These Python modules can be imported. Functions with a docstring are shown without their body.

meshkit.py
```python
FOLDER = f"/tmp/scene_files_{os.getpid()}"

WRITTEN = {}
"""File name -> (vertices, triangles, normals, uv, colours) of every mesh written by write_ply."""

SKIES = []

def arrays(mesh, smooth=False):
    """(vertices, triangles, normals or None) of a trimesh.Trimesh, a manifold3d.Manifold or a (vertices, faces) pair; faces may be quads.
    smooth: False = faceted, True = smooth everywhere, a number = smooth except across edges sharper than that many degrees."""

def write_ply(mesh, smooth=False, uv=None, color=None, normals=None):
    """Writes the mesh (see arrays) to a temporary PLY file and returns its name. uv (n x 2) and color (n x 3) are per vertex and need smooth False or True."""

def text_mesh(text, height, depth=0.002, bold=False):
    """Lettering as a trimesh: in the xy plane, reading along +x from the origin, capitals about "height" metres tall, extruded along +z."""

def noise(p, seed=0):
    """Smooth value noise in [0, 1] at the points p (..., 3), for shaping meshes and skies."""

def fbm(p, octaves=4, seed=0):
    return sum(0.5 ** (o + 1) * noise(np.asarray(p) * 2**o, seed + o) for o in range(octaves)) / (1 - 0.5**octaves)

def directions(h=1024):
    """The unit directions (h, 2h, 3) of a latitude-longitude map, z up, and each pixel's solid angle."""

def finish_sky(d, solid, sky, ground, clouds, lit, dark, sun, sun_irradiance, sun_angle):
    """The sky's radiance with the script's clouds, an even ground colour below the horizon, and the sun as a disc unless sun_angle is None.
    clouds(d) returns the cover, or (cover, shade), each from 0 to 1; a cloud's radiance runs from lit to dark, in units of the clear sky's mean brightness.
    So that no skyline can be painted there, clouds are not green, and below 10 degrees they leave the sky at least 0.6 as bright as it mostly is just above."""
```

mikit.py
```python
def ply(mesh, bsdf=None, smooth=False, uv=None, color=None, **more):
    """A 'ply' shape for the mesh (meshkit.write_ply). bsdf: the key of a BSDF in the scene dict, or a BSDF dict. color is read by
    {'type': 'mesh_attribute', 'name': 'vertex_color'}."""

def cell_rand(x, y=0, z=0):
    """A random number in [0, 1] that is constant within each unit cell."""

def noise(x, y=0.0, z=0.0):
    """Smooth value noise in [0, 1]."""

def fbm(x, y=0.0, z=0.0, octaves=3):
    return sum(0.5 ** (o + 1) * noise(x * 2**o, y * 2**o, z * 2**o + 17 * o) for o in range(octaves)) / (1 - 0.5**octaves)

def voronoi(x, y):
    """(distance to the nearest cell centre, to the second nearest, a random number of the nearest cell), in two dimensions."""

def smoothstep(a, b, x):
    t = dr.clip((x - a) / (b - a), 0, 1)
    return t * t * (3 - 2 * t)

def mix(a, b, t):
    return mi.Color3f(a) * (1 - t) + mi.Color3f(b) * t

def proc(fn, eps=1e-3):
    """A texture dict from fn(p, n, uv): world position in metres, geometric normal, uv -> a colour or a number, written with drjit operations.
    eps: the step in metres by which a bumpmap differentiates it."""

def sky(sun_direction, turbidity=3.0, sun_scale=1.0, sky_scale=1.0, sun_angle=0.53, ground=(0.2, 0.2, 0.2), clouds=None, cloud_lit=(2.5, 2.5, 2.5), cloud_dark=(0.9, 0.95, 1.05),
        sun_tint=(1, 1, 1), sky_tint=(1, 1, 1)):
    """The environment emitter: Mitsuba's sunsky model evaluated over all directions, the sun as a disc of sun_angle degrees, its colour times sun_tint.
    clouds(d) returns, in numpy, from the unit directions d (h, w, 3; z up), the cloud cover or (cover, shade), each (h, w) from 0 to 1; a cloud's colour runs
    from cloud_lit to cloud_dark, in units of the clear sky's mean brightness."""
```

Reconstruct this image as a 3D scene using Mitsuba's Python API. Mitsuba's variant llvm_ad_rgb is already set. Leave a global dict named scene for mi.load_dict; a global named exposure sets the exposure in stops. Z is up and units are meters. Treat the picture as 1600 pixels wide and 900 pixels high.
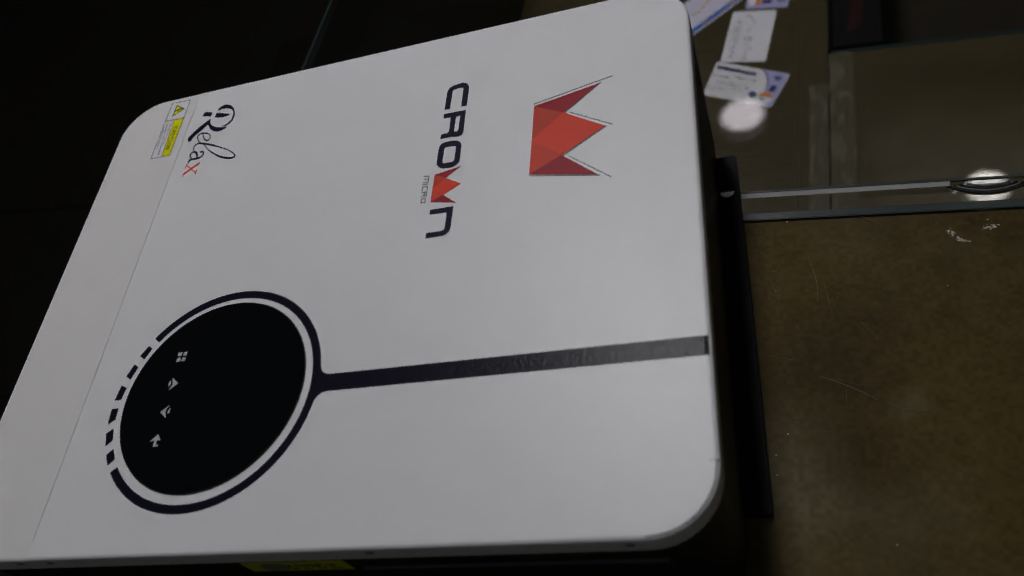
import math
import numpy as np
import trimesh
import manifold3d as m3
import mitsuba as mi
import drjit as dr
import mikit
import meshkit
from mikit import noise, fbm, smoothstep, mix
from shapely.geometry import Polygon, LineString, Point, MultiPolygon
from shapely.ops import unary_union

T = mi.ScalarTransform4f
# World: metres. x runs across the inverter's face, y along its height, z up; the top glass of the counter is z = 0.
HF = 0.103                      # height of the inverter's face above the counter glass
# ---------------------------------------------------------------- camera, light, exposure
CAM = [0.3938, 0.3964, 0.2987 + HF]
FWD = [-0.5467, -0.3032, -0.7805]
DOWN = [0.8346, -0.1230, -0.5369]
scene = {
    'camera': {
        'type': 'thinlens', 'fov': 61.8506, 'fov_axis': 'x', 'near_clip': 0.02, 'far_clip': 30.0,
        'aperture_radius': 0.0019, 'focus_distance': 0.47,
        'to_world': T().look_at(origin=CAM, target=[c + f for c, f in zip(CAM, FWD)], up=[-d for d in DOWN]),
    },
    'room_glow': {'type': 'constant', 'radiance': {'type': 'rgb', 'value': [0.008, 0.0085, 0.0075]}},
}
exposure = 0.0
labels = {}


def num(base):
    """base, or base_001, base_002 ... when the key is taken"""
    if base not in scene and base not in labels and not any(k.startswith(base + '__') for k in scene):
        return base
    i = 1
    while f'{base}_{i:03d}' in scene or f'{base}_{i:03d}' in labels or any(k.startswith(f'{base}_{i:03d}__') for k in scene):
        i += 1
    return f'{base}_{i:03d}'


def add(key, mesh, bsdf, smooth=False, **more):
    key = num(key)
    scene[key] = mikit.ply(mesh, bsdf, smooth=smooth, **more)
    return key


def tag(key, label, cat=None, group=None, kind=None):
    d = {}
    if label: d['label'] = label
    if cat: d['category'] = cat
    if group: d['group'] = group
    if kind: d['kind'] = kind
    labels[key] = d


# ---------------------------------------------------------------- lamps (round ceiling downlights; some mirror in the glass, the last is an added fill)
def ceiling_lamp(pos, radius, radiance, label):
    k = num('ceiling_lamp')
    a = np.linspace(0, 2 * np.pi, 64, endpoint=False)
    c = np.stack([np.cos(a), np.sin(a), 0 * a], 1)
    labels[k] = {'label': label, 'category': 'lamp'}
    # frosted diffuser: a bright middle and two dimmer zones towards the rim
    for name, r0, r1, part in (('diffuser', 0, .78, 1.06), ('diffuser_zone', .78, .92, .70), ('diffuser_rim', .92, 1.06, .30)):
        v = np.vstack([c * r1, c * r0 if r0 else [[0, 0, 0]]]) * radius + pos
        f = [[(i + 1) % 64, i, 64] for i in range(64)] if not r0 else [t for i in range(64) for t in ([(i + 1) % 64, i, 64 + i], [(i + 1) % 64, 64 + i, 64 + (i + 1) % 64])]
        scene[f'{k}__{name}'] = mikit.ply((v, np.array(f)), 'lamp_white', emitter={'type': 'area', 'radiance': {'type': 'rgb', 'value': [x * part for x in radiance]}})
    ringm = trimesh.creation.annulus(radius * 1.07, radius * 1.22, 0.02, sections=64)
    ringm.apply_translation(np.array(pos) + [0, 0, 0.008])
    scene[k + '__trim_ring'] = mikit.ply(ringm, 'lamp_white', smooth=30)


scene['lamp_white'] = {'type': 'diffuse', 'reflectance': {'type': 'rgb', 'value': [.7, .7, .7]}}
ceiling_lamp([-1.642, 0.331, 1.60 + HF], 0.072, [4.0, 3.65, 3.9], 'round ceiling downlight mirrored in the counter glass beside the cards')
ceiling_lamp([-1.213, 0.955, 1.60 + HF], 0.055, [6.4, 6.2, 5.7], 'round ceiling downlight mirrored at the joint between the two glass panes')
ceiling_lamp([-0.85, 0.04, 1.85 + HF], 0.13, [73., 72.4, 73.6], 'broad bright ceiling downlight above the far side of the counter')
ceiling_lamp([-0.63, 0.180, 1.80 + HF], 0.085, [100., 97., 101.], 'ceiling downlight whose sheen falls on the end of the dark stripe')
ceiling_lamp([1.75, 0.45, 1.90 + HF], 0.08, [23., 27., 30.], 'added unseen downlight behind the photographer, lighting the near side of the inverter')  # unseen lamp added to lift the dark near side

# measured outlines, millimetres: prints on the inverter face (x, y), cards and marks (s, t along the counter)
D = {
    'emblem': [('dark', [(72.66, 284.64), (65.13, 319.17), (81.19, 300.76)]), ('dark', [(109.88, 300.67), (126.12, 318.99), (118.9, 284.58)]), ('mid', [(72.66, 284.64), (81.19, 300.76), (96.4, 284.74)]), ('bright', [(81.19, 300.76), (95.82, 322.6), (109.88, 300.67), (96.4, 284.74)]), ('mid2', [(96.4, 284.74), (109.88, 300.67), (118.9, 284.58)])],
    'emblem_lines': [([(71.03, 284.41), (61.62, 325.89)], 0.36), ([(81.76, 304.0), (95.46, 325.98)], 0.36), ([(111.09, 304.14), (128.91, 325.4)], 0.36), ([(119.76, 284.76), (126.86, 319.87)], 0.42), ([(65.0, 319.71), (81.46, 301.44)], 0.5), ([(95.97, 322.86), (110.41, 301.53)], 0.5)],
    'small': [('dark', [(108.1, 233.0), (105.33, 247.15), (111.55, 239.51)]), ('dark', [(122.66, 239.47), (129.06, 246.94), (126.13, 233.0)]), ('mid', [(108.1, 233.0), (111.55, 239.51), (117.37, 232.96)]), ('bright', [(111.55, 239.51), (117.17, 248.43), (122.66, 239.47), (117.37, 232.96)]), ('mid2', [(117.37, 232.96), (122.66, 239.47), (126.13, 233.0)])],
    'N': [[(131.2, 245.95), (131.19, 233.49), (134.14, 233.45), (134.43, 242.87), (143.92, 242.83), (145.09, 242.55), (145.68, 241.46), (145.61, 233.24), (148.77, 233.29), (148.77, 241.84), (148.05, 244.26), (146.25, 245.62), (143.76, 245.96)]],
    'C': [[(61.62, 233.0), (49.6, 233.05), (46.97, 233.34), (45.3, 234.34), (44.28, 236.31), (43.53, 239.79), (43.4, 242.15), (44.56, 244.34), (46.44, 245.53), (48.88, 245.96), (62.0, 245.96), (61.66, 242.69), (48.76, 242.72), (47.48, 242.29), (46.83, 241.04), (47.34, 236.95), (48.29, 236.17), (49.67, 236.15), (61.91, 236.14)]],
    'R': [[(65.22, 245.78), (81.13, 246.02), (83.21, 245.23), (83.82, 243.03), (82.92, 238.68), (83.08, 237.27), (83.34, 233.3), (80.17, 233.2), (80.07, 236.35), (79.05, 237.49), (76.94, 237.7), (68.45, 237.3), (68.2, 233.08), (65.09, 233.12)], [(68.64, 242.98), (68.6, 240.5), (79.04, 240.4), (79.91, 240.73), (80.17, 242.06), (79.45, 242.95)]],
    'O': [[(88.09, 233.6), (86.77, 234.58), (86.23, 237.07), (86.18, 240.47), (86.87, 243.37), (88.33, 245.1), (90.62, 245.91), (97.22, 246.06), (101.31, 246.06), (103.21, 245.16), (104.64, 243.12), (104.98, 240.95), (104.59, 237.02), (103.25, 234.62), (101.28, 233.37), (99.1, 233.1), (90.78, 233.08)], [(90.48, 236.33), (99.82, 236.33), (100.99, 236.69), (101.36, 237.74), (101.26, 242.18), (100.47, 242.93), (91.35, 243.08), (90.17, 242.5), (90.07, 241.47), (89.92, 237.23)]],
    'micro': [[(107.91, 227.01), (108.22, 229.82), (112.29, 230.11), (112.08, 227.22)], [(110.18, 229.98), (110.04, 227.54)], [(113.73, 230.18), (113.5, 226.93)], [(117.69, 229.99), (115.21, 229.97), (114.93, 227.24), (117.47, 227.23)], [(118.78, 227.05), (118.9, 229.99), (121.49, 230.1), (121.45, 228.96), (118.9, 228.76)], [(120.68, 228.85), (121.64, 227.09)], [(123.0, 229.76), (122.88, 227.73), (125.62, 227.64), (125.85, 229.78), (123.0, 229.76)]],
    'relax_poly': [[(20.93, 74.25), (19.19, 75.16), (17.74, 76.84), (17.61, 79.76), (19.2, 83.17), (22.19, 86.13), (25.88, 88.11), (28.96, 88.8), (33.27, 88.72), (35.8, 86.99), (37.03, 84.26), (36.47, 81.41), (36.31, 84.05), (34.91, 86.11), (32.27, 87.61), (28.71, 87.81), (26.12, 87.19), (23.81, 85.77), (21.74, 83.07), (20.7, 79.83), (20.63, 77.28), (21.43, 75.41)], [(23.43, 63.63), (21.18, 64.07), (20.52, 65.36), (22.15, 70.55), (25.42, 70.29), (24.4, 67.43)], [(23.46, 74.34), (25.0, 79.01), (27.27, 85.03), (28.32, 82.09), (28.45, 78.79), (27.12, 73.89)], [(27.77, 70.68), (30.86, 71.38), (33.48, 73.21), (35.6, 75.95), (37.26, 79.78), (38.26, 85.78), (39.92, 83.48), (40.44, 81.16), (40.15, 78.59), (38.93, 75.72), (36.58, 73.12), (33.98, 71.35), (32.3, 70.4), (34.22, 68.39), (36.97, 66.32), (40.01, 63.08), (42.16, 61.76), (43.85, 61.46), (44.48, 60.53), (43.36, 59.03), (41.61, 58.45), (39.33, 59.27), (36.53, 61.53), (32.95, 64.61), (30.71, 67.29), (29.07, 69.1)]],
    'relax_strokes': [([(40.36, 69.07), (42.8, 70.35), (45.64, 72.41), (46.77, 74.22), (46.11, 75.38), (44.4, 75.67), (42.32, 74.86), (40.57, 72.9), (39.56, 70.08), (39.26, 67.47), (40.19, 66.0), (42.15, 65.66), (44.87, 67.17), (47.88, 70.01)], [1.0, 1.2, 1.7, 2.0, 1.4, 0.9, 0.8, 1.2, 1.9, 1.7, 1.3, 1.2, 1.0, 0.9]), ([(46.52, 68.43), (47.99, 70.35), (50.4, 73.65), (53.91, 76.55), (57.42, 80.51), (60.86, 85.11), (63.41, 89.4), (65.35, 94.17), (65.89, 97.8), (65.06, 99.29), (63.55, 98.68), (60.68, 95.59), (57.39, 90.77), (54.53, 85.31), (51.27, 78.61), (48.9, 72.82), (47.76, 68.82), (48.18, 66.77), (49.8, 65.84), (51.66, 65.97), (53.33, 67.05)], [0.9, 1.0, 1.0, 1.1, 1.3, 1.7, 2.2, 2.5, 2.3, 1.7, 1.2, 1.0, 0.9, 1.3, 2.2, 2.1, 1.9, 1.7, 1.4, 1.0, 0.8]), ([(59.42, 66.79), (57.78, 65.39), (55.7, 65.07), (54.44, 66.07), (54.32, 67.3)], [1.2, 1.4, 1.5, 1.7, 1.9]), ([(54.36, 66.77), (55.24, 68.87), (57.04, 70.06), (60.01, 71.16)], [2.2, 2.6, 2.2, 1.6]), ([(62.75, 65.65), (61.1, 65.9), (60.46, 67.49), (60.55, 70.77), (60.14, 73.5), (58.81, 74.69), (57.13, 74.84), (55.57, 73.85)], [1.4, 2.2, 2.4, 2.4, 2.1, 1.7, 1.5, 1.7]), ([(55.65, 72.43), (55.67, 73.23)], [2.3, 2.5])],
    'relax_x': [([(65.01, 74.06), (71.71, 65.29)], [2.2, 2.2]), ([(64.1, 74.06), (66.92, 73.82)], [0.8, 0.8]), ([(73.35, 64.94), (70.22, 65.61)], [0.9, 0.9]), ([(64.96, 65.44), (72.31, 74.03)], [1.2, 1.2]), ([(64.01, 65.06), (67.0, 64.86)], [0.8, 0.8]), ([(70.26, 74.08), (73.41, 74.28)], [0.8, 0.8])],
    'cl_frame': [(4.76, 34.14), (4.99, 48.4), (52.65, 48.42), (52.55, 34.03)],
    'cl_div': [(20.59, 34.63), (20.79, 48.42)],
    'cl_yel': [(20.97, 41.1), (20.89, 48.46), (52.65, 48.42), (52.91, 42.36)],
    'cl_tri': [(7.18, 38.46), (12.41, 46.31), (17.72, 38.14)],
    'cl_bolt': [(11.9, 44.35), (11.69, 41.1), (13.16, 41.88), (12.3, 38.54)],
    'cl_text': [(27.68, 43.48), (26.86, 46.62), (47.0, 43.23), (47.82, 46.3)],
    'cl_lines': [[(24.75, 39.69), (42.1, 39.58)], [(23.14, 36.45), (50.49, 39.23)], [(26.42, 35.1), (45.54, 36.06)]],
    'menu': [[(198.5, 105.7), (198.42, 108.0), (200.55, 107.99), (200.58, 105.82)], [(198.61, 109.08), (198.43, 111.05), (200.62, 111.05), (200.65, 108.89)], [(201.48, 105.98), (201.51, 108.02), (203.76, 108.13), (203.78, 105.82)], [(201.5, 109.18), (201.53, 110.63), (202.26, 111.09), (203.59, 110.89), (203.94, 109.71), (203.24, 108.89)]],
    'up': [[(212.54, 106.73), (216.02, 111.21), (219.63, 106.61), (217.02, 107.99), (215.9, 108.03)], [(213.91, 105.91), (214.93, 106.84), (216.45, 106.86), (217.75, 106.1), (215.86, 105.58)]],
    'down': [[(227.47, 110.68), (229.38, 109.31), (231.0, 109.03), (234.51, 110.4), (231.05, 105.88)], [(228.93, 111.4), (231.73, 111.67), (232.4, 110.64), (230.61, 110.3)]],
    'enter': [[(242.61, 108.96), (245.96, 111.33), (245.57, 109.33), (247.68, 109.26), (248.04, 110.97), (248.88, 110.86), (248.91, 107.91), (245.77, 108.02), (246.01, 105.47)]],
    'dash': [[(191.43, 83.94), (193.24, 86.64), (199.19, 83.6), (196.86, 80.44)], [(201.41, 78.67), (203.43, 81.57), (210.21, 79.27), (208.15, 76.08)], [(213.14, 75.1), (214.86, 78.58), (221.28, 77.77), (221.16, 73.94)], [(226.06, 74.06), (225.95, 78.04), (232.07, 78.5), (234.22, 74.85)], [(239.16, 75.97), (236.98, 79.48), (243.11, 81.38), (245.87, 78.2)], [(250.54, 80.46), (247.87, 83.69), (252.93, 86.57), (256.01, 83.6)]],
    'arc': [[(187.36, 86.59), (189.92, 89.44)], [(259.79, 86.63), (257.24, 89.69)]],
    'cardA': [(-68.8, 560.6), (-16.5, 553.2), (-27.8, 466.1), (-80.0, 473.9)],
    'cardA_ink': [[(-64.9, 542.9), (-61.7, 540.0), (-62.6, 543.0)], [(-57.2, 543.1), (-61.8, 541.1), (-59.4, 538.9), (-57.1, 539.6)], [(-64.3, 537.0), (-63.1, 536.5)], [(-59.2, 535.4), (-58.7, 531.3), (-62.1, 529.7), (-62.9, 532.1)], [(-66.0, 532.8), (-64.3, 529.0), (-61.2, 527.2), (-59.8, 529.8)], [(-68.0, 525.1), (-64.2, 525.0), (-63.7, 522.0), (-67.1, 522.1), (-68.0, 525.1)], [(-63.4, 524.8), (-59.2, 524.6), (-59.5, 522.4), (-62.9, 521.9), (-63.4, 524.8)], [(-67.7, 518.8), (-65.7, 516.2), (-63.8, 517.5), (-61.4, 514.8), (-59.3, 517.8)], [(-67.8, 511.5), (-67.7, 508.7), (-64.6, 507.8), (-64.7, 510.9), (-67.8, 511.5)], [(-64.0, 511.4), (-60.9, 511.4), (-61.0, 507.4), (-63.8, 507.4), (-64.0, 511.4)], [(-68.6, 503.8), (-67.3, 500.8), (-65.1, 502.1), (-62.9, 504.5), (-63.1, 500.6)], [(-65.6, 497.7), (-64.8, 495.4)], [(-71.3, 497.7), (-68.2, 494.9), (-66.0, 497.8)], [(-68.8, 491.7), (-67.9, 488.2), (-64.8, 486.5), (-66.8, 490.8)], [(-70.9, 481.1), (-67.1, 479.9), (-67.2, 482.6), (-70.6, 482.6), (-70.9, 481.1)], [(-51.4, 550.6), (-49.1, 551.3), (-46.7, 549.6), (-49.7, 547.3)], [(-52.0, 547.2), (-47.4, 548.0), (-45.0, 543.5), (-42.5, 537.2), (-40.5, 533.4), (-41.2, 531.3)], [(-48.0, 543.0), (-45.7, 543.1)], [(-54.0, 538.4), (-53.4, 534.3)], [(-51.1, 533.2), (-49.2, 534.0)], [(-51.9, 523.7), (-46.6, 522.7), (-46.5, 530.6)], [(-55.3, 513.1), (-53.0, 512.7)], [(-51.5, 512.4), (-51.6, 506.3), (-48.2, 505.1), (-48.1, 511.2), (-51.5, 512.4)], [(-46.9, 511.0), (-44.2, 509.3), (-44.4, 504.4), (-47.5, 504.9)], [(-54.7, 508.0), (-52.8, 506.5)], [(-54.8, 500.2), (-52.1, 498.6), (-50.3, 500.5), (-49.8, 497.1)], [(-47.9, 496.7), (-46.4, 494.8), (-48.5, 492.4), (-44.7, 489.5), (-43.5, 488.2)], [(-53.0, 491.0), (-50.7, 489.5), (-48.4, 490.2)], [(-53.5, 484.5), (-51.5, 482.0), (-49.2, 480.5)], [(-56.8, 474.3), (-51.6, 473.9), (-51.3, 477.7), (-54.7, 479.3), (-56.2, 478.0)]],
    'cardB': [(-83.9, 475.7), (0.5, 440.5), (-19.7, 391.3), (-98.1, 422.6)],
    'cardB_bar': [(-82.7, 468.7), (-36.7, 448.5), (-38.5, 443.7), (-84.0, 463.4)],
    'cardB_arc': [[(-32.2, 454.8), (-27.1, 446.3), (-24.5, 435.8), (-24.8, 425.8), (-28.1, 416.4)]],
    'cardB_violet': [(-31.3, 454.7), (-0.5, 440.5), (-19.3, 392.0), (-27.5, 396.7), (-24.4, 407.2), (-27.2, 415.6), (-24.0, 425.7), (-23.8, 435.7), (-26.2, 446.2)],
    'cardB_logo1': [(-17.3, 439.7), (-8.7, 439.6), (-9.8, 432.2), (-16.3, 433.2)],
    'cardB_logo2': [(-20.1, 425.7), (-13.1, 424.0), (-17.2, 414.1), (-23.7, 417.0)],
    'cardB_disc': [(-45.9, 416.5), (-42.1, 420.7), (-36.7, 416.4), (-36.1, 411.4), (-40.9, 409.0), (-44.4, 412.0)],
    'cardB_orange': [(-34.4, 411.1), (-31.5, 414.6), (-25.4, 415.4), (-20.2, 411.5), (-18.2, 405.7), (-26.1, 408.7)],
    'cardB_white': [(-34.8, 410.6), (-26.1, 408.1), (-18.3, 405.1), (-20.8, 399.4), (-25.8, 397.1), (-31.9, 401.0)],
    'cardB_green': [(-33.5, 408.5), (-27.8, 405.9), (-26.8, 401.5), (-32.1, 404.6)],
    'cardB_lines': [([(-88.6, 454.3), (-67.1, 444.4)], 2.2), ([(-65.5, 448.6), (-50.8, 439.9)], 3.2), ([(-49.9, 439.8), (-34.6, 433.6)], 2.4), ([(-81.9, 440.3), (-68.5, 435.0)], 2.6), ([(-70.0, 439.1), (-46.8, 429.8)], 1.2), ([(-67.5, 432.9), (-59.3, 429.5)], 2.6), ([(-57.5, 429.3), (-45.8, 424.2)], 2.8), ([(-69.0, 428.1), (-50.9, 421.0)], 1.2), ([(-94.6, 438.4), (-74.5, 429.6)], 1.0), ([(-94.3, 434.5), (-73.4, 425.6)], 1.2), ([(-86.5, 426.3), (-84.7, 425.5)], 1.6)],
    'cardC_edge': [(-112.5, 531.4), (-58.7, 581.7)],
    'cardC_blue': [(-117.2, 537.0), (-74.9, 583.1), (-62.3, 584.6), (-113.7, 532.7)],
    'cardC_gold': [[(-120.2, 564.9), (-116.7, 567.4), (-113.2, 567.7), (-111.2, 571.1), (-108.4, 572.1)], [(-107.3, 576.1), (-105.4, 581.1), (-103.4, 583.9), (-100.8, 588.7), (-98.2, 592.5)]],
    'cardC_left': [(-125.3, 586.4), (-117.2, 595.6)],
    'cardD': [(-52.8, 582.1), (-1.7, 570.9), (-3.7, 555.4), (-54.4, 562.7)],
    'cardD_white': [(-51.2, 580.0), (-42.3, 579.2), (-42.5, 569.4), (-46.6, 565.7), (-50.5, 569.7)],
    'cardD_orange': [(-41.3, 578.7), (-34.7, 577.3), (-36.3, 568.1), (-41.9, 566.4)],
    'cardD_block': [(-33.7, 575.6), (-22.8, 573.8), (-23.2, 566.7), (-34.2, 568.2)],
    'cardD_block2': [(-15.9, 571.7), (-7.6, 570.4), (-7.9, 566.5), (-16.4, 567.2)],
    'scratch': [([(60.1, -18.0), (69.5, -23.8), (79.2, -32.5)], 0.5), ([(40.8, -117.1), (50.3, -120.5), (60.3, -125.1), (67.8, -129.7)], 0.45), ([(70.9, -130.3), (78.2, -133.7), (86.3, -134.4), (94.0, -131.6)], 0.4), ([(53.7, -124.9), (54.1, -131.4)], 0.4), ([(13.6, -105.7), (29.3, -108.2)], 0.4), ([(15.5, -53.7), (22.8, -55.2)], 0.45), ([(35.9, -44.4), (40.4, -61.1), (41.0, -73.1)], 0.5), ([(44.2, -63.2), (47.8, -81.0)], 0.45), ([(61.4, -86.1), (69.1, -96.1)], 0.35), ([(17.0, -60.3), (19.8, -67.0), (23.0, -64.6)], 0.5)],
    'glue': [[(103.9, -31.8), (105.8, -30.3), (106.8, -32.4), (108.5, -34.2), (109.2, -36.6), (106.7, -34.9), (104.6, -33.9)], [(105.4, -35.6), (110.0, -37.5), (114.2, -39.3), (109.3, -38.7)], [(120.4, -32.0), (122.3, -29.3), (124.3, -30.2), (126.4, -29.6), (130.9, -29.9), (126.8, -30.8), (124.4, -32.3), (122.5, -31.3)]],
    'fleck': [(123.5, -26.1), (21.9, -159.8), (22.4, -169.8), (18.4, -187.4), (27.0, -148.7), (72.9, -198.5), (25.0, -21.3), (102.0, -65.8)],
    'glint': [(110.0, 3.1), (111.0, 0.3), (112.1, 1.6)],
}

# ---------------------------------------------------------------- materials
def rgb(*c): return {'type': 'rgb', 'value': list(c)}


def pr(color, rough=.5, spec=.5, **k):
    c = rgb(*color) if isinstance(color, (list, tuple)) else color
    return {'type': 'twosided', 'bsdf': {'type': 'principled', 'base_color': c, 'roughness': rough, 'specular': spec, **k}}


def grain(p, n, uv):     # fine orange-peel relief of sprayed paint, metres
    return noise(p.x * 1050, p.y * 1050, p.z * 1050) + .5 * noise(p.x * 2100, p.y * 2100, p.z * 2100)


def bumped(b, h, fn=grain, eps=2e-4):
    inner = b['bsdf'] if b['type'] == 'twosided' else b
    return {'type': 'twosided', 'bsdf': {'type': 'bumpmap', 'scale': h, 'tex': mikit.proc(fn, eps), 'bsdf': inner}}


def white_col(p, n, uv):
    t = fbm(p.x * 14, p.y * 14, p.z * 14, 3)
    return mix([.80, .80, .815], [.775, .775, .787], t)


def warm_col(p, n, uv):
    t = fbm(p.x * 14, p.y * 14, p.z * 14 + 5, 3)
    return mix([.785, .772, .762], [.76, .748, .74], t)


scene['white_paint'] = bumped(pr(mikit.proc(white_col), .42, .5), 1.2e-5)
scene['warm_white_paint'] = bumped(pr(mikit.proc(warm_col), .45, .5), 1.2e-5)
scene['black_paint'] = bumped(pr([.007, .008, .010], .45, .3), 2e-5)
scene['bracket_paint'] = bumped(pr([.005, .006, .008], .5, .08), 2e-5)
scene['navy_vinyl'] = bumped(pr([.010, .0095, .020], .29, .10), 8e-5)
scene['shaded_vinyl'] = pr([.006, .006, .010], .6, .2)
scene['navy_print'] = pr([.009, .008, .028], .45, .12)
scene['acrylic_black'] = pr([.0035, .004, .005], .06, .5)
scene['icon_grey'] = pr([.50, .50, .52], .5, .3)
scene['red_bright'] = pr([.80, .068, .034], .42, .2)
scene['red_mid'] = pr([.58, .062, .038], .42, .2)
scene['red_mid2'] = pr([.67, .068, .037], .42, .2)
scene['red_dark'] = pr([.36, .020, .032], .42, .2)
scene['grey_print'] = pr([.14, .145, .165], .45, .4)
scene['light_grey_print'] = pr([.20, .20, .215], .45, .4)
scene['label_white'] = pr([.80, .80, .82], .35, .5)
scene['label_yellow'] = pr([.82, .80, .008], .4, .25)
scene['label_black'] = pr([.02, .02, .025], .4, .4)
scene['label_text'] = pr([.30, .28, .33], .5, .3)
scene['glint_cream'] = pr([.96, .95, .80], .22, 1.0)
scene['hole_brown'] = pr([.05, .042, .02], .6, .2)
scene['seam_dark'] = pr([.30, .30, .31], .6, .2)
scene['seam_grey'] = pr([.60, .60, .61], .5, .3)
scene['rib_highlight'] = pr([.10, .105, .115], .35, .5)
scene['hole_black'] = pr([.008, .008, .010], .5, .3)
scene['glass'] = {'type': 'thindielectric', 'int_ior': 1.5}


def edge_col(p, n, uv):
    t = fbm(p.x * 30, p.y * 30, p.z * 300, 3)
    return mix([.010, .022, .024], [.022, .034, .036], t)


def edge_glow_col(p, n, uv):  # pale tone paints the light leaving the cut glass edge
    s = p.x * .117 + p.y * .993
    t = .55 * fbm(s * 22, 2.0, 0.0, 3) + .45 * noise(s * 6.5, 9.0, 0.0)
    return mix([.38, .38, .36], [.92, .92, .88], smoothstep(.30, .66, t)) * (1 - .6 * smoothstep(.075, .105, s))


scene['glass_edge'] = pr(mikit.proc(edge_col), .25, .6)
scene['glass_edge_glow'] = pr(mikit.proc(edge_glow_col), .4, .5)
scene['glass_edge_green'] = pr([.020, .036, .034], .3, .3)



def haze_weight(p, n, uv):       # dusty film, paled to paint the lamp haze round the joint
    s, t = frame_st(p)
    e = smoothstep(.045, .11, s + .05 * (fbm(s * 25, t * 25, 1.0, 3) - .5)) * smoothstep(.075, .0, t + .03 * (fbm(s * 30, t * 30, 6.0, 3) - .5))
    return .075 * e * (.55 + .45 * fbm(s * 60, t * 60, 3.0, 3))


scene['lamp_haze_film'] = {'type': 'blendbsdf', 'weight': mikit.proc(haze_weight), 'a': {'type': 'null'}, 'b': {'type': 'twosided', 'bsdf': {'type': 'diffuse', 'reflectance': rgb(.64, .58, .42)}}}

# ---- brown boards
OX, OY = 0.06724, 0.37905
AX, AY = 0.11714, 0.99312        # along the counter's joint; (-AY, AX) runs away from the camera


def frame_st(p):
    dx, dy = p.x - OX, p.y - OY
    return dx * AX + dy * AY, -dx * AY + dy * AX


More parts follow.
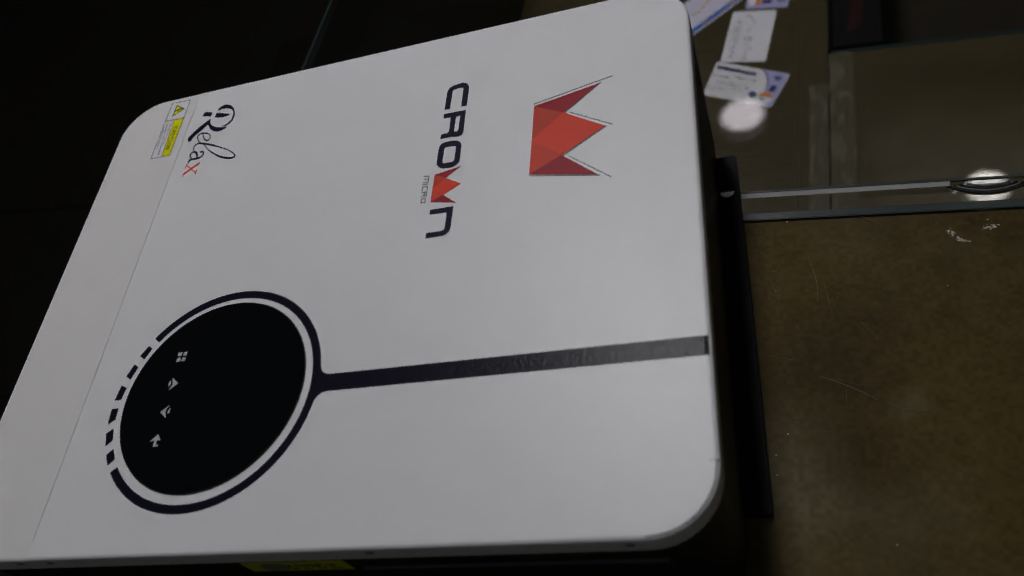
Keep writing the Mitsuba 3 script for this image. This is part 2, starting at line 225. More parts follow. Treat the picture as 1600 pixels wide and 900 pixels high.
def deck_col(p, n, uv):          # front board: brown sheet with dust rubbed into it
    s, t = frame_st(p)
    g = .3 * fbm(s * 9, t * 30, 1.0, 4) + .7 * fbm(s * 19 + 7, t * 19, 9.0, 5)
    c = mix([.050, .0320, .0062], [.088, .0595, .0150], smoothstep(.25, .75, g))
    fine = .5 + .5 * noise(s * 420, t * 420, 0.0)
    fib = noise(s * 480, t * 480, 2.0)
    c = c * (.72 + .36 * fib + .20 * noise(s * 190, t * 260, 5.0))
    wx, wy = s + .02 * (fbm(s * 30, t * 30, 2.0, 3) - .5), t + .03 * (fbm(s * 26 + 5, t * 26, 3.0, 3) - .5)
    st = smoothstep(.50, .78, fbm(wx * 15 + 3, wy * 15, 4.0, 5))
    d1 = smoothstep(.034, .004, dr.sqrt(dr.square(wx - .030) + dr.square((wy + .172) * .55)))
    d2 = smoothstep(.013, .0, dr.sqrt(dr.square(wx - .084) + dr.square(wy + .128)))
    d3 = smoothstep(.030, .0, dr.sqrt(dr.square((wx - .062) * .6) + dr.square(wy + .185)))
    dust = dr.clip(.30 * st * fine + .62 * d1 * fine + .45 * d2 * fine + .30 * d3 * fine, 0, 1)
    return mix(c, [.18, .155, .09], dust)


def shelf_col(p, n, uv):         # deep shelf seen through the glass: olive brown board
    s, t = frame_st(p)
    g = fbm(s * 7 + 11, t * 26, 3.0, 4)
    c = mix([.040, .0305, .0100], [.061, .0475, .0170], g)
    fib = noise(s * 110, t * 700, 6.0)
    d = smoothstep(.5, .8, fbm(s * 9, t * 9 + 4, 8.0, 4))
    return mix(c * (.85 + .3 * fib), [.14, .125, .085], .2 * d)


scene['deck_board'] = pr(mikit.proc(deck_col), .6, .10)
scene['shelf_board'] = pr(mikit.proc(shelf_col), .45, .25)
scene['wall_board'] = pr([.026, .022, .013], .5, .3)
scene['cabinet_black'] = pr([.006, .006, .006], .5, .3)
scene['rail_dark'] = pr([.008, .011, .012], .5, .2)
scene['floor_dark'] = pr([.012, .011, .008], .6, .2)
scene['floor_tile'] = pr([.012, .011, .007], .5, .2)
scene['floor_tile_dark'] = pr([.009, .008, .0055], .5, .2)
scene['lower_board'] = pr([.020, .015, .008], .6, .2)
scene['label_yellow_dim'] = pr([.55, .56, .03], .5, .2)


def tape_col(p, n, uv):
    s, t = frame_st(p)
    w = smoothstep(.50, .62, fbm(s * 130, t * 60, 3.0, 4))
    return mix([.088, .077, .046], [.17, .155, .11], .5 * w)


scene['tape'] = pr(mikit.proc(tape_col), .22, .7)
scene['card_white'] = pr([.86, .85, .90], .4, .4)
scene['card_grey'] = pr([.83, .82, .84], .4, .4)
scene['card_violet'] = pr([.46, .44, .72], .4, .4)
scene['card_navy'] = pr([.035, .03, .12], .4, .4)
scene['card_blue'] = pr([.03, .14, .52], .4, .4)
scene['card_teal'] = pr([.06, .11, .22], .4, .4)
scene['card_orange'] = pr([.75, .27, .05], .4, .4)
scene['card_gold'] = pr([.66, .42, .06], .4, .4)
scene['card_green'] = pr([.10, .20, .20], .4, .4)
scene['card_lilac'] = pr([.72, .70, .84], .4, .4)
scene['ink_grey'] = pr([.085, .085, .125], .5, .3)
scene['scratch_white'] = pr([.125, .105, .062], .5, .2)
scene['scratch_fine'] = pr([.115, .094, .050], .5, .2)
scene['glue_white'] = pr([.62, .60, .54], .25, .6)
scene['rubber_dark'] = pr([.016, .019, .020], .12, .7)
scene['ridge_glass'] = pr([.45, .47, .45], .18, .8, metallic=.75)
scene['ridge_dark'] = pr([.03, .035, .036], .15, .8)
scene['carton_dark'] = pr([.002, .002, .002], .7, .15)
scene['print_red'] = pr([.022, .002, .003], .5, .2)


# ---------------------------------------------------------------- mesh helpers
def slab(poly, z0, z1, xf=None):
    """solid of a shapely polygon (x, y) between two heights"""
    parts = []
    for g in getattr(poly, 'geoms', [poly]):
        if g.is_empty or g.area < 1e-12: continue
        m = trimesh.creation.extrude_polygon(g, z1 - z0, engine='earcut')
        m.apply_translation([0, 0, z0])
        parts.append(m)
    m = trimesh.util.concatenate(parts)
    if xf is not None: m.apply_transform(xf)
    return m


def mm(pts): return [(x / 1000.0, y / 1000.0) for x, y in pts]


def curve(pts, widths, sub=6):
    """a pen stroke: Catmull-Rom through the points, width (mm) varying along it"""
    P = np.array(mm(pts)); w = np.array(widths, float) / 1000
    if len(P) > 2:
        Q = np.vstack([2 * P[0] - P[1], P, 2 * P[-1] - P[-2]])
        out, ow = [], []
        for i in range(len(P) - 1):
            for t in np.linspace(0, 1, sub, endpoint=False):
                a, b, c, d = Q[i:i + 4]
                out.append(.5 * (2 * b + (c - a) * t + (2 * a - 5 * b + 4 * c - d) * t * t + (3 * b - a - 3 * c + d) * t ** 3))
                ow.append(w[i] * (1 - t) + w[i + 1] * t)
        P, w = np.array(out + [P[-1]]), np.array(ow + [w[-1]])
    segs = []
    for i in range(len(P) - 1):
        segs.append(unary_union([Point(P[i]).buffer(w[i] / 2, 6), Point(P[i + 1]).buffer(w[i + 1] / 2, 6)]).convex_hull)
    return unary_union(segs)


def rounded(x0, x1, y0, y1, r, n=14):
    """counter-clockwise rounded rectangle with a constant number of points"""
    pts = []
    for cx, cy, a0 in ((x1 - r, y1 - r, 0), (x0 + r, y1 - r, 90), (x0 + r, y0 + r, 180), (x1 - r, y0 + r, 270)):
        for a in np.radians(np.linspace(a0, a0 + 90, n)):
            pts.append((cx + r * math.cos(a), cy + r * math.sin(a)))
    return np.array(pts)


def loft(loops):
    """closed solid through loops [(xy, z)] from bottom to top"""
    n = len(loops[0][0])
    v = np.vstack([np.column_stack([xy, np.full(n, z)]) for xy, z in loops])
    f = []
    for k in range(len(loops) - 1):
        for i in range(n):
            j = (i + 1) % n
            a, b, c, d = k * n + i, k * n + j, (k + 1) * n + j, (k + 1) * n + i
            f += [[a, b, c], [a, c, d]]
    for i in range(1, n - 1):
        f.append([0, i + 1, i])
        o = (len(loops) - 1) * n
        f.append([o, o + i, o + i + 1])
    return trimesh.Trimesh(v, f, process=True)


def to_m(t): return m3.Manifold(m3.Mesh(np.asarray(t.vertices, np.float32), np.asarray(t.faces, np.uint32)))


def to_t(m):
    q = m.to_mesh()
    return trimesh.Trimesh(q.vert_properties[:, :3], q.tri_verts, process=False)


def box(x0, x1, y0, y1, z0, z1):
    b = trimesh.creation.box([x1 - x0, y1 - y0, z1 - z0])
    b.apply_translation([(x0 + x1) / 2, (y0 + y1) / 2, (z0 + z1) / 2])
    return b


def softbox(x0, x1, y0, y1, z0, z1, r=.001):
    pts = [[x, y, z] for x in (x0, x1) for y in (y0, y1) for z in (z0, z1)]
    c = np.array([(x0 + x1) / 2, (y0 + y1) / 2, (z0 + z1) / 2])
    s = [m3.Manifold.sphere(r, 12).translate([float(q + (r if q < m else -r)) for q, m in zip(p, c)]) for p in pts]
    return to_t(m3.Manifold.batch_hull(s))


CF = np.eye(4)
CF[:2, 0], CF[:2, 1], CF[:2, 3] = (AX, AY), (-AY, AX), (OX, OY)
CFM = T(CF.tolist())


def in_counter(mesh):
    mesh = mesh.copy(); mesh.apply_transform(CF); return mesh


# ================================================================ the counter (its own axes: s along the joint, t away from the camera)
ZD = -0.337                       # the shelf inside the cabinet
C = 'display_counter'
tag(C, 'dark brown shop display counter with two glass top panes and a shelf below', 'counter')
S0, S1 = -0.362, 0.75
add(C + '__front_board', in_counter(box(S0 + .01, S1, -1.0, -.0147, -.030, -.0015)), 'deck_board')
tag(C + '__front_board', 'dusty brown front board with scuffs and scratches')


def sheet(s0, s1, t0, t1, z):
    v = np.array([[s0, t0, z], [s1, t0, z], [s1, t1, z], [s0, t1, z]], float)
    return in_counter(trimesh.Trimesh(v, [[0, 1, 2], [0, 2, 3]], process=False))


k = add(C + '__glass_pane', sheet(S0, S1, -1.0, -.0150, 0), 'glass')
add(k + '__edge', in_counter(box(S0, S1, -.0194, -.0152, -.0006, .0003)), 'glass_edge')
for t0, t1 in ((-.0199, -.0194), (-.0152, -.0147)):
    add(k + '__edge_arris', in_counter(box(S0, S1, t0, t1, -.0006, .0001)), 'cabinet_black')
k2 = add(C + '__glass_pane', sheet(S0, S1, .0012, .76, 0), 'glass')
for a0, a1 in ((S0, .1080), (.1450, S1)):      # ground, frosted edge, its glow in the colour, broken where the round pad sits
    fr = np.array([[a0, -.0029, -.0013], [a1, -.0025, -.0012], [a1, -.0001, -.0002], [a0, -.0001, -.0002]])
    ek = add(k2 + '__edge', in_counter(trimesh.Trimesh(fr, [[0, 1, 2], [0, 2, 3]], process=False)), 'glass_edge_glow')
tag(k2 + '__edge', 'frosted cut edge of the rear glass pane, paled to paint its glow')
add(k2 + '__bevel', in_counter(box(S0, S1, .0000, .0013, -.0010, .0001)), 'glass_edge')
add(k2 + '__end_edge', in_counter(box(S0 - .0012, S0 + .0008, .0, .76, -.0070, .0002)), 'glass_edge_green')
tag(k2 + '__end_edge', 'thin green cut end of the rear glass pane')
add(C + '__glass_strip', sheet(S0, S1, -.0146, .022, -.0052), 'glass')
dk = add(C + '__lamp_haze_film', sheet(.03, .42, .0016, .24, .0005), 'lamp_haze_film')
tag(dk, 'thin dusty film painting the lamp haze on the rear pane near the joint')
dk = add(C + '__lamp_haze_film', sheet(.03, .42, -.0140, -.0002, -.0049), 'lamp_haze_film')
tag(dk, 'thin dusty film painting the lamp haze on the narrow strip of glass in the joint')
add(C + '__side_rail', in_counter(box(S0 - .008, S0 - .0013, -.0198, .76, -.055, -.0072)), 'rail_dark')
add(C + '__side_wall', in_counter(box(S0 - .020, S0 - .002, -.0150, .90, ZD - .02, -.056)), 'wall_board')
SEAM = .0418
add(C + '__shelf_board', in_counter(box(S0 - .001, SEAM - .0007, -.40, .90, ZD - .014, ZD)), 'shelf_board')
add(C + '__shelf_board', in_counter(box(SEAM + .0007, S1, -.40, .4650, ZD - .014, ZD)), 'shelf_board')
add(C + '__shelf_edge', in_counter(box(SEAM + .002, S1, .4652, .4705, ZD - .012, ZD + .0006)), 'glass_edge')
tag(C + '__shelf_edge', 'dark blue green glass strip along the far edge of the shelf')
add(C + '__lower_shelf', in_counter(box(SEAM + .002, S1, .30, .90, ZD - .22, ZD - .20)), 'lower_board')
add(C + '__back_wall', in_counter(box(S0 - .02, S1, .901, .915, ZD - .22, -.01)), 'cabinet_black')
add(C + '__divider', in_counter(box(SEAM - .0009, SEAM + .0009, .4745, .90, ZD - .20, ZD + .001)), 'cabinet_black')

fl = np.array([[-6, -6, -1.0], [6, -6, -1.0], [6, 6, -1.0], [-6, 6, -1.0]], float)
add('floor', trimesh.Trimesh(fl, [[0, 1, 2], [0, 2, 3]], process=False), 'floor_dark')
tag('floor', 'dark unlit shop floor around the counter', kind='structure')

for i in range(-4, 3):
    for j in range(-4, 3):
        x, y = i * .60 - .3, j * .60 - .3
        add('floor__tile', in_counter(softbox(x + .003, x + .597, y + .003, y + .597, -.999, -.990, .002)), 'floor_tile' if (i * 7 + j * 3) % 4 else 'floor_tile_dark')

# tape over the shelf joint
def ragged(s0, s1, t0, t1, seed):
    r = np.random.default_rng(seed)
    ts = np.linspace(t0, t1, 40)
    L = [(s0 + r.normal(0, .00035), t) for t in ts]
    R_ = [(s1 + r.normal(0, .00035), t) for t in ts]
    return Polygon([(s0 + .004, t0 - .002)] + R_ + [((s0 + s1) / 2, t1 + .003)] + L[::-1])


tp = add('packing_tape', in_counter(slab(ragged(.0425, .0680, -.20, .4648, 3), ZD + .0002, ZD + .0009)), 'tape')
tag(tp, 'dull translucent strip of packing tape on the right side of the shelf joint', 'tape')
tp = add('packing_tape', in_counter(slab(ragged(.0215, .0410, -.20, .418, 5), ZD + .0002, ZD + .0009)), 'tape')
tag(tp, 'shorter dull strip of packing tape on the card side of the shelf joint', 'tape')

# dark things on the lowest shelf
kx = 'storage_carton'
tag(kx, 'black carton with red print in the dark opening behind the shelf', 'carton')
add(kx + '__body', in_counter(softbox(SEAM + .004, SEAM + .060, .50, .80, ZD - .199, ZD - .02, .002)), 'carton_dark')
add(kx + '__red_print', in_counter(slab(Polygon([(SEAM + .020, .52), (SEAM + .036, .53), (SEAM + .042, .60), (SEAM + .026, .58)]), ZD - .0199, ZD - .0196)), 'print_red')
kx = add('red_strap', in_counter(slab(curve([(SEAM * 1000 + 62, 540), (SEAM * 1000 + 74, 570), (SEAM * 1000 + 78, 610)], [5, 6, 4]), ZD - .1995, ZD - .197)), 'print_red')
tag(kx, 'dark red strap lying in the dark opening behind the shelf', 'strap')

# ---------------------------------------------------------------- cards on the shelf
def flat(key, poly, z, mat, h=.00012):
    return add(key, in_counter(slab(poly, z, z + h)), mat)


def rcard(pts, r=.003, q=None):
    p = Polygon(mm(pts)); return p.buffer(-r).buffer(r, 6)


Z1, Z2, Z3, Z4 = ZD + .0005, ZD + .0009, ZD + .00125, ZD + .0016
k = 'note_card'
tag(k, 'blank white card with handwriting in grey ink, lying between two printed cards', 'card')
flat(k + '__card', rcard(D['cardA']), Z1, 'card_white', .0004)
add(k + '__handwriting', in_counter(trimesh.util.concatenate([slab(curve(l, [.65] * len(l), 4), Z2 + .0001, Z2 + .0002) for l in D['cardA_ink']])), 'ink_grey')

k = 'business_card'
tag(k, 'white business card with navy bar and violet end, nearest the lamp reflection', 'card')
cB = rcard(D['cardB'])
flat(k + '__card', cB, Z1, 'card_grey', .0004)
flat(k + '__violet_end', Polygon(mm(D['cardB_violet'])).buffer(0).intersection(cB), Z2, 'card_violet')
flat(k + '__navy_bar', Polygon(mm(D['cardB_bar'])), Z2, 'card_navy')
flat(k + '__arc_line', curve(D['cardB_arc'][0], [.8, 1.3, 1.6, 1.3, .8]), Z3, 'card_navy')
flat(k + '__emblem', Polygon(mm(D['cardB_logo1'])).buffer(-.001).buffer(.001), Z3, 'card_teal')
flat(k + '__emblem', Polygon(mm(D['cardB_logo2'])).buffer(-.001).buffer(.001), Z3, 'card_navy')
flat(k + '__round_badge', Polygon(mm(D['cardB_disc'])).buffer(-.0015).buffer(.0015), Z3, 'card_teal')
flat(k + '__white_half', Polygon(mm(D['cardB_white'])).buffer(-.001).buffer(.001), Z3, 'card_white')
flat(k + '__orange_half', Polygon(mm(D['cardB_orange'])).buffer(-.001).buffer(.001), Z4, 'card_orange')
flat(k + '__green_mark', Polygon(mm(D['cardB_green'])).buffer(-.0007).buffer(.0007), Z4, 'card_green')


def print_line(l, w, seed, z, gap=.22):
    """an unreadably small line of print: short upright strokes of uneven length"""
    r = np.random.default_rng(seed)
    a, b = np.array(mm(l))
    L = np.linalg.norm(b - a); d = (b - a) / L; n = np.array([-d[1], d[0]])
    x, out = 0.0, []
    while x < L:
        if r.random() > gap:
            h = w / 1000 * (.55 + .45 * r.random()); ww = min(L - x, w / 1000 * (.25 + .35 * r.random()))
            p = a + d * x
            out.append(Polygon([p - n * h / 2, p + d * ww - n * h / 2, p + d * ww + n * h / 2, p + n * h / 2]))
        x += w / 1000 * (.45 + .30 * r.random())
    return slab(MultiPolygon([g for g in out]), z, z + .0001)


add(k + '__small_print', in_counter(trimesh.util.concatenate([print_line(l, w, 10 + i, Z3) for i, (l, w) in enumerate(D['cardB_lines'])])), 'ink_grey')

k = 'photo_card'
tag(k, 'glossy card with blue border and gold lettering half under the inverter end', 'card')
e0, e1 = np.array(mm(D['cardC_edge']))
d = (e1 - e0) / np.linalg.norm(e1 - e0); nn = np.array([-d[1], d[0]])
if nn[1] < 0: nn = -nn
b0 = e0 - d * .006
q = [b0, b0 + d * .092, b0 + d * .092 + nn * .056, b0 + nn * .056]
flat(k + '__card', Polygon(q).buffer(-.0015).buffer(.0015, 6), Z1, 'card_lilac', .0004)
qb = [b0 + nn * .0022, b0 + d * .092 + nn * .0022, b0 + d * .092 + nn * .0095, b0 + nn * .0095]
flat(k + '__blue_border', Polygon(qb).intersection(Polygon(q).buffer(-.0004)), Z2, 'card_blue')
add(k + '__gold_lettering', in_counter(trimesh.util.concatenate([slab(curve(l, [2.2] * len(l), 4), Z2, Z2 + .0001) for l in D['cardC_gold']] + [print_line(((b0 + d * .02 + nn * .0058) * 1000, (b0 + d * .085 + nn * .0058) * 1000), 3.2, 77, Z3)])), 'card_gold')
scene[k + '__gold_lettering']['bsdf'] = {'type': 'ref', 'id': 'card_gold'}
k = num('business_card')
tag(k, 'violet business card cut off by the top of the view, beyond the note card', 'card')
Q = np.array(mm(D['cardD'])); up = (Q[0] - Q[3]) / np.linalg.norm(Q[0] - Q[3])
q = [Q[3] + up * .086, Q[2] + up * .086, Q[2], Q[3]]
flat(k + '__card', Polygon(q).buffer(-.003).buffer(.003, 6), Z1, 'card_violet', .0004)
flat(k + '__white_patch', Polygon(mm(D['cardD_white'])).buffer(-.001).buffer(.001), Z2, 'card_white')
flat(k + '__orange_patch', Polygon(mm(D['cardD_orange'])).buffer(-.001).buffer(.001), Z3, 'card_orange')
flat(k + '__emblem', Polygon(mm(D['cardD_block'])).buffer(-.001).buffer(.001), Z2, 'card_navy')
flat(k + '__emblem', Polygon(mm(D['cardD_block2'])).buffer(-.001).buffer(.001), Z2, 'card_teal')

# ---------------------------------------------------------------- marks on the counter: scratches, glue, flecks, round pad
for pts, w in D['scratch']:
    add(C + '__scratch', in_counter(slab(curve(pts, [w * .5] + [w] * (len(pts) - 2) + [w * .4]), -.0013, -.0011)), 'scratch_white')
rh = np.random.default_rng(21)
hairs = []
for q in range(70):                       # hairline scratches rubbed into the front board
    s_, t_ = rh.uniform(0, 150), rh.uniform(-215, -22)
    a_ = rh.normal(.2, .9); L_ = rh.uniform(3, 16); b_ = rh.normal(0, .12)
    hairs.append(slab(curve([(s_, t_), (s_ + L_ / 2 * math.cos(a_), t_ + L_ / 2 * math.sin(a_)), (s_ + L_ * math.cos(a_ + b_), t_ + L_ * math.sin(a_ + b_))], [.05, .13, .05], 3), -.0014, -.00125))
hk = add(C + '__hairline_scratches', in_counter(trimesh.util.concatenate(hairs)), 'scratch_fine')
tag(hk, 'fine hairline scratches across the front board', kind='stuff')
rg = np.random.default_rng(8)
for g in D['glue']:                       # dried glue: crumbs of uneven size
    P = np.array(mm(g)); bits = []
    for q in range(26):
        a, b = P[rg.integers(len(P))], P[rg.integers(len(P))]
        w = a + (b - a) * rg.random() * .6
        m = trimesh.creation.icosphere(1, .00012 + .00036 * rg.random() ** 2.5); m.vertices *= 1 + rg.normal(0, .25, (len(m.vertices), 1)); m.apply_scale([1.5, 1, .5]); m.apply_translation([w[0], w[1], -.0011])
        bits.append(m)
    add(C + '__glue_blob', in_counter(trimesh.util.concatenate(bits)), 'glue_white')
rr = np.random.default_rng(4)
for c in D['fleck']:
    m = trimesh.creation.icosphere(1, .00032 + .0002 * rr.random()); m.apply_scale([1, .8, .5]); m.apply_translation([c[0] / 1000, c[1] / 1000, -.0011])
    add(C + '__fleck', in_counter(m), 'glue_white')
for c in D['glint']:
    m = trimesh.creation.icosphere(1, .0010); m.vertices += rr.normal(0, .0003, m.vertices.shape); m.apply_translation([c[0] / 1000, c[1] / 1000, -.0118])
    add(C + '__glue_blob', in_counter(m), 'glue_white')

k = 'round_pad'
tag(k, 'dark ribbed round glass pad wedged under the rear pane at the joint', 'pad')
pc, pR = (.1265, .0290), .0355


def seg(r0, r1):
    ring = Point(pc).buffer(r1, 48)
    if r0 > 0: ring = ring.difference(Point(pc).buffer(r0, 48))
    return ring.intersection(Polygon([(-1, -1), (1, -1), (1, .0002), (-1, .0002)]))


add(k + '__base', in_counter(slab(seg(0, pR), -.0050, -.0042)), 'rubber_dark')


def arc_tube(c, r, tr, z):
    a0 = math.asin(min(1, (c[1] + .0003) / r))
    A = np.linspace(-math.pi + a0, -a0, 40)
    v, f, n = [], [], 8
    for a in A:
        for b in np.linspace(0, 2 * math.pi, n, endpoint=False):
            q = r + tr * math.cos(b)
            v.append([c[0] + q * math.cos(a), c[1] + q * math.sin(a), z + tr * math.sin(b)])
    for i in range(len(A) - 1):
        for j in range(n):
            f += [[i * n + j, (i + 1) * n + j, (i + 1) * n + (j + 1) % n], [i * n + j, (i + 1) * n + (j + 1) % n, i * n + (j + 1) % n]]
    return trimesh.Trimesh(v, f, process=False)


for i in range(4):
    add(k + '__ridge', in_counter(arc_tube(pc, pR - .0006 - i * .0013, .00050, -.0041 + .0003 * i)), 'ridge_glass' if i % 2 else 'ridge_dark', smooth=True)

# ================================================================ the inverter
W, H, S = .300, .3662, .0545
V = 'solar_inverter'
tag(V, 'white solar inverter with black round display and red crown emblem lying on the counter', 'inverter')
R0, FIL = .028, .0022
loops = [(rounded(.0004, W - .0004, .0004, H - .0004, R0), HF - .0118), (rounded(0, W, 0, H, R0), HF - .0113), (rounded(0, W, 0, H, R0), HF - FIL)]
for a in np.radians((18, 36, 54, 72, 90)):
    i = FIL * (1 - math.cos(a)); loops.append((rounded(i, W - i, i, H - i, R0 - i), HF - FIL + FIL * math.sin(a)))
shell = to_m(loft(loops))

HOLES = [(.0475, -.0045), (.0648, -.0047), (.2272, -.0047), (.3318, -.0056)]
for y, z in HOLES:
    shell = shell - m3.Manifold.cylinder(.006, .0021, .0021, 20).rotate([0, 90, 0]).translate([W - .003, y, HF + z])
inner = m3.Manifold.cube([W - .005, H - .005, .0095]).translate([.0025, .0025, HF - .0120])
cut = to_m(box(-1, 1, S + .0001, 2, -1, 1)); cut2 = to_m(box(-1, 1, -1, S - .0001, -1, 1))
front = shell ^ cut
cover = (shell ^ cut2).translate([0, 0, -.00018])
add(V + '__front_cover', to_t(front), 'white_paint', smooth=32)
tag(V + '__front_cover', 'white painted sheet metal front cover with rounded corners')
add(V + '__wiring_cover', to_t(cover), 'warm_white_paint', smooth=32)
tag(V + '__wiring_cover', 'slightly warmer white end cover carrying the yellow caution sticker')
# shallow pressed groove beside the joint
add(V + '__joint_ridge', softbox(.006, W - .0085, S - .0009, S - .0002, HF - .0010, HF + .00006, .00018), 'white_paint', smooth=30)
tag(V + '__joint_ridge', 'slightly raised light ridge along the joint of the two covers')
add(V + '__joint_groove', slab(Polygon([(.006, S + .0001), (W - .0085, S + .0001), (W - .0085, S + .0005), (.006, S + .0005)]), HF - .0010, HF + .00006), 'seam_grey')
for y, z in HOLES:
    m = trimesh.creation.cylinder(.00205, .0012, sections=20); m.apply_transform(trimesh.transformations.rotation_matrix(math.pi / 2, [0, 1, 0])); m.apply_translation([W - .0009, y, HF + z])
    add(V + '__hole_shade', m, 'hole_black', smooth=30)  # dark disc fills each hole, painting the shade inside it
# open corner of the folded flange
arc = rounded(.0014, W - .0014, .0014, H - .0014, R0 - .0014, 22)[:22]
add(V + '__corner_seam', slab(LineString(arc).buffer(.00028), HF - .0006, HF + .00006), 'seam_dark')
add(V + '__corner_seam', slab(LineString([(W - R0 - .0005, H - .0034), (W - R0 - .0005, H - .0004)]).buffer(.0002), HF - .0030, HF + .0001), 'seam_dark')

body = loft([(rounded(.0008, W - .0008, .0008, H - .0008, R0), .0012), (rounded(.0004, W - .0004, .0004, H - .0004, R0), .0018), (rounded(.0004, W - .0004, .0004, H - .0004, R0), HF - .0119)])
add(V + '__body', body, 'black_paint', smooth=30)
tag(V + '__body', 'black metal lower housing of the inverter')
add(V + '__side_rib', softbox(W - .0010, W + .0008, .215, .343, HF - .0243, HF - .0231, .0004), 'rib_highlight', smooth=30)  # grey colour paints the edge highlight along the black rib
# black wall bracket at the top end, with its keyhole
pl = Polygon(rounded(.0395, .2590, H - .050, H + .0118, .0025, 6))
key = Point(.0665, H + .0046).buffer(.0042, 16).union(Polygon([(.0640, H + .0046), (.0690, H + .0046), (.0690, H + .0068), (.0640, H + .0068)]))
add(V + '__mounting_bracket', slab(pl.difference(key), .0003, .0030), 'bracket_paint')
add(V + '__added_hole_backing', slab(key.buffer(-.0001), .00032, .0009), 'hole_brown')  # added brown piece, hides the lit glass edge below the hole
add(V + '__hole_glint_patch', slab(key.buffer(-.0002).intersection(Polygon([(.0670, 0), (.09, 0), (.09, 1), (.0670, 1)])), .0010, .0036), 'glint_cream')  # added cream piece paints the glint of the glass edge in the hole
tag(V + '__hole_glint_patch', 'added cream patch painting the glint of the lit glass edge in the bracket hole')
tag(V + '__mounting_bracket', 'black steel mounting bracket with a round hole sticking out at the top end')

# ---- prints on the face
def face(key, poly, mat, z=.00008, h=.00022):
    return add(V + '__' + key, slab(poly, HF + z, HF + z + h), mat)


RU, RV, RO, RI = .22344, .13188, .0581, .0540
bar = Polygon([(.2190, RV + RI - .002), (.2276, RV + RI - .002), (.22808, .36290), (.21942, .36290)])
key = Point(RU, RV).buffer(RO, 128).union(bar)
key = key.buffer(.0062, 32).buffer(-.0062, 32)
key = key.difference(Point(RU, RV).buffer(RI, 128))
wedge = [(RU, RV)] + [(RU + .09 * math.cos(math.radians(a)), RV + .09 * math.sin(math.radians(a))) for a in np.linspace(-128.4, -51.2, 30)]
key = key.difference(Polygon(wedge))
face('ring_stripe', key, 'navy_vinyl')
tag(V + '__ring_stripe', 'dark navy ring and long stripe running from the display to the top end')
face('stripe_end', Polygon([(.21942, .36300), (.22808, .36300), (.22814, .36500), (.21939, .36500)]), 'shaded_vinyl', z=-.0010, h=.00115)  # black colour stands for the shade where the stripe folds down
tag(V + '__stripe_end', 'end of the stripe at the folded edge, its shade painted matt black')
for dpts in D['dash']:
    face('ring_dash', Polygon(mm(dpts)), 'navy_vinyl')
disc = loft([(np.array([(.22268 + r * math.cos(a), .13199 + r * math.sin(a)) for a in np.linspace(0, 2 * np.pi, 160, endpoint=False)]), HF + z) for r, z in ((.0501, -.0005), (.0501, .0009), (.0498, .0012))])
dk = add(V + '__display', disc, 'acrylic_black', smooth=30)
tag(dk, 'glossy black round display with four grey touch symbols')
for nm, polys in (('menu_symbol', D['menu']), ('up_arrow', D['up']), ('down_arrow', D['down']), ('enter_arrow', D['enter'])):
    add(dk + '__' + nm, trimesh.util.concatenate([slab(Polygon(mm(p)).buffer(-.0001).buffer(.0001 if q_ == 0 or len(polys) > 2 else .00004, 3), HF + .00128, HF + .0015) for q_, p in enumerate(polys)]), 'icon_grey')

MAT = {'dark': 'red_dark', 'mid': 'red_mid', 'mid2': 'red_mid2', 'bright': 'red_bright'}
tag(V + '__crown_emblem', 'large red three-pointed crown emblem with grey outlines')
for m_, pts in D['emblem']:
    face('crown_emblem__facet', Polygon(mm(pts)).buffer(.00002), MAT[m_])
face('crown_emblem__outline', unary_union([curve(l, [w, w]) for l, w in D['emblem_lines']]).difference(unary_union([Polygon(mm(p)).buffer(.0001) for _, p in D['emblem']])), 'grey_print')
tag(V + '__crown_wordmark', 'navy lettering reading CROWN with a small red crown for its W')
for ch in 'CROWN':
    if ch == 'W':
        for m_, pts in D['small']: face('crown_wordmark__facet', Polygon(mm(pts)).buffer(.00001), MAT[m_])
        continue
    g = D[ch]
    p = Polygon(mm(g[0]), [mm(h) for h in g[1:]]).buffer(.0003, 8).buffer(-.0006, 8).buffer(.0003, 8)
    face('crown_wordmark__letter', p, 'navy_print')
face('micro_lettering', unary_union([LineString(mm(l)).buffer(.00024, 4) for l in D['micro']]), 'light_grey_print')
tag(V + '__micro_lettering', 'small grey lettering reading MICRO')
rl = [Polygon(mm(p)).buffer(.00012, 6).buffer(-.00008, 6) for p in D['relax_poly']] + [curve(p, [x * .56 for x in w]) for p, w in D['relax_strokes']]
face('relax_lettering', unary_union(rl), 'navy_print')
tag(V + '__relax_lettering', 'swirling dark lettering reading Rela')
face('relax_red_letter', unary_union([curve(p, [x * .56 for x in w]) for p, w in D['relax_x']]), 'red_bright')
tag(V + '__relax_red_letter', 'red letter x that ends the word Relax')

# ---- caution sticker on the wiring cover
ck = V + '__caution_label'
tag(ck, 'white caution sticker with yellow CAUTION bar and warning triangle')
fr = Polygon(mm(D['cl_frame']))
ZL = -.00018 + .00010


def lab(key, poly, z, mat): return add(ck + '__' + key, slab(poly, HF + ZL + z, HF + ZL + z + .00006), mat)


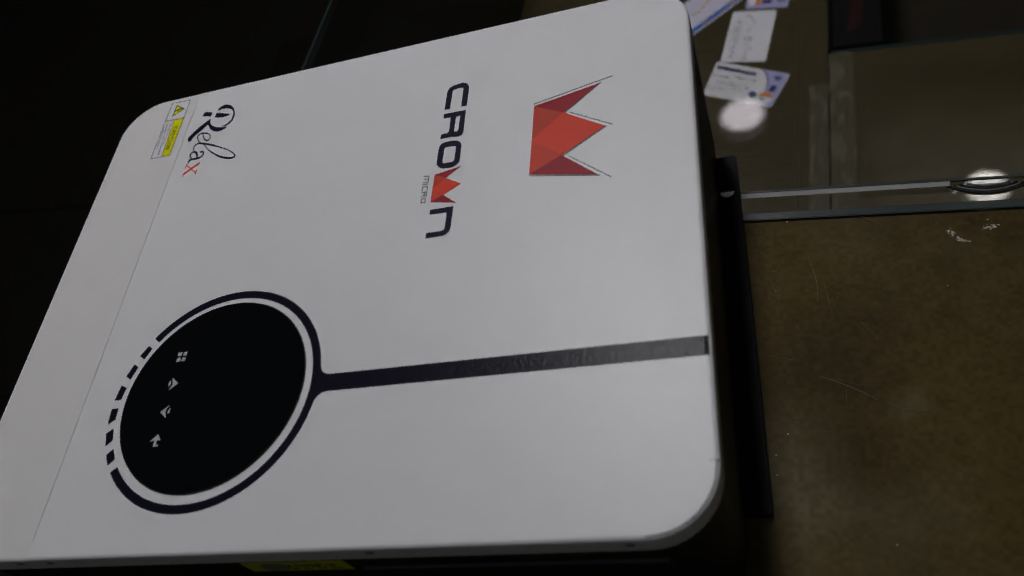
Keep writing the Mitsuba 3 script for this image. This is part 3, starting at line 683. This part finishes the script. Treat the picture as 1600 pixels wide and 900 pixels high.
lab('paper', fr.buffer(.0011, join_style=2), 0, 'label_white')
dv = LineString(mm(D['cl_div'])).buffer(.00022)
yl = Polygon(mm(D['cl_yel']))
lab('frame_line', fr.buffer(.0002, join_style=2).difference(fr.buffer(-.0002)).union(dv).union(LineString([yl.exterior.coords[0], yl.exterior.coords[3]]).buffer(.0002)), .00012, 'label_black')
lab('yellow_bar', yl.buffer(-.00022), .00012, 'label_yellow')
tr = Polygon(mm(D['cl_tri']))
lab('triangle_border', tr.difference(tr.buffer(-.0007, join_style=2)), .00012, 'label_black')
lab('warning_triangle', tr.buffer(-.00072, join_style=2), .00012, 'label_yellow')
bt = np.array(mm(D['cl_bolt']))
lab('bolt_symbol', LineString(bt).buffer(.00042, 3), .0002, 'label_black')
tx = np.array(mm(D['cl_text']))
bl = tx[0]; dx = tx[2] - tx[0]; L = np.linalg.norm(dx); dx = dx / L
ny = np.array([-dx[1], dx[0]]); hgt = abs((tx[1] - tx[0]) @ ny) * .88
glyphs = [meshkit.text_mesh(c_, 1.0, 1.0, True) for c_ in 'CAUTION']
ws = [g.bounds[1][0] - g.bounds[0][0] for g in glyphs]
kx_ = .80 * L / sum(ws); gap = .20 * L / 6; xx = 0.0
for g, w_ in zip(glyphs, ws):
    M = np.eye(4); M[:2, 0] = dx * kx_; M[:2, 1] = ny * hgt; M[2, 2] = .00006
    M[:2, 3] = bl + dx * (xx - kx_ * g.bounds[0][0]); M[2, 3] = HF + ZL + .0002
    g.apply_transform(M); xx += kx_ * w_ + gap
add(ck + '__caution_lettering', trimesh.util.concatenate(glyphs), 'label_black')
for i, l in enumerate(D['cl_lines']):
    m = print_line(l, 1.0, 40 + i, 0, .15); m.apply_translation([0, 0, HF + ZL + .00012])
    add(ck + '__small_print', m, 'label_text')

# ---- yellow sticker on the black side
sk = V + '__side_label'
tag(sk, 'dim yellow warning sticker with a round grey mark on the black side')
XF = np.array([[0, 0, 1, W - .00035], [1, 0, 0, 0], [0, 1, 0, 0], [0, 0, 0, 1.0]])      # (y, z, out)
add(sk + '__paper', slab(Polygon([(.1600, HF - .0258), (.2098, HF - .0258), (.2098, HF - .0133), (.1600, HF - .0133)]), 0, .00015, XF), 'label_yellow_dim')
add(sk + '__grey_mark', slab(Point(.1720, HF - .0205).buffer(.0050, 20).union(Point(.1765, HF - .0205).buffer(.0042, 20)), .0002, .0003, XF), 'light_grey_print')
sp = print_line([(181, (HF - .0190) * 1000), (206, (HF - .0190) * 1000)], 3.0, 5, 0); sp2 = print_line([(181, (HF - .0228) * 1000), (206, (HF - .0228) * 1000)], 2.4, 6, 0)
sm = trimesh.util.concatenate([sp, sp2]); sm.apply_transform(XF); sm.apply_translation([.00022, 0, 0])
add(sk + '__small_print', sm, 'label_black')
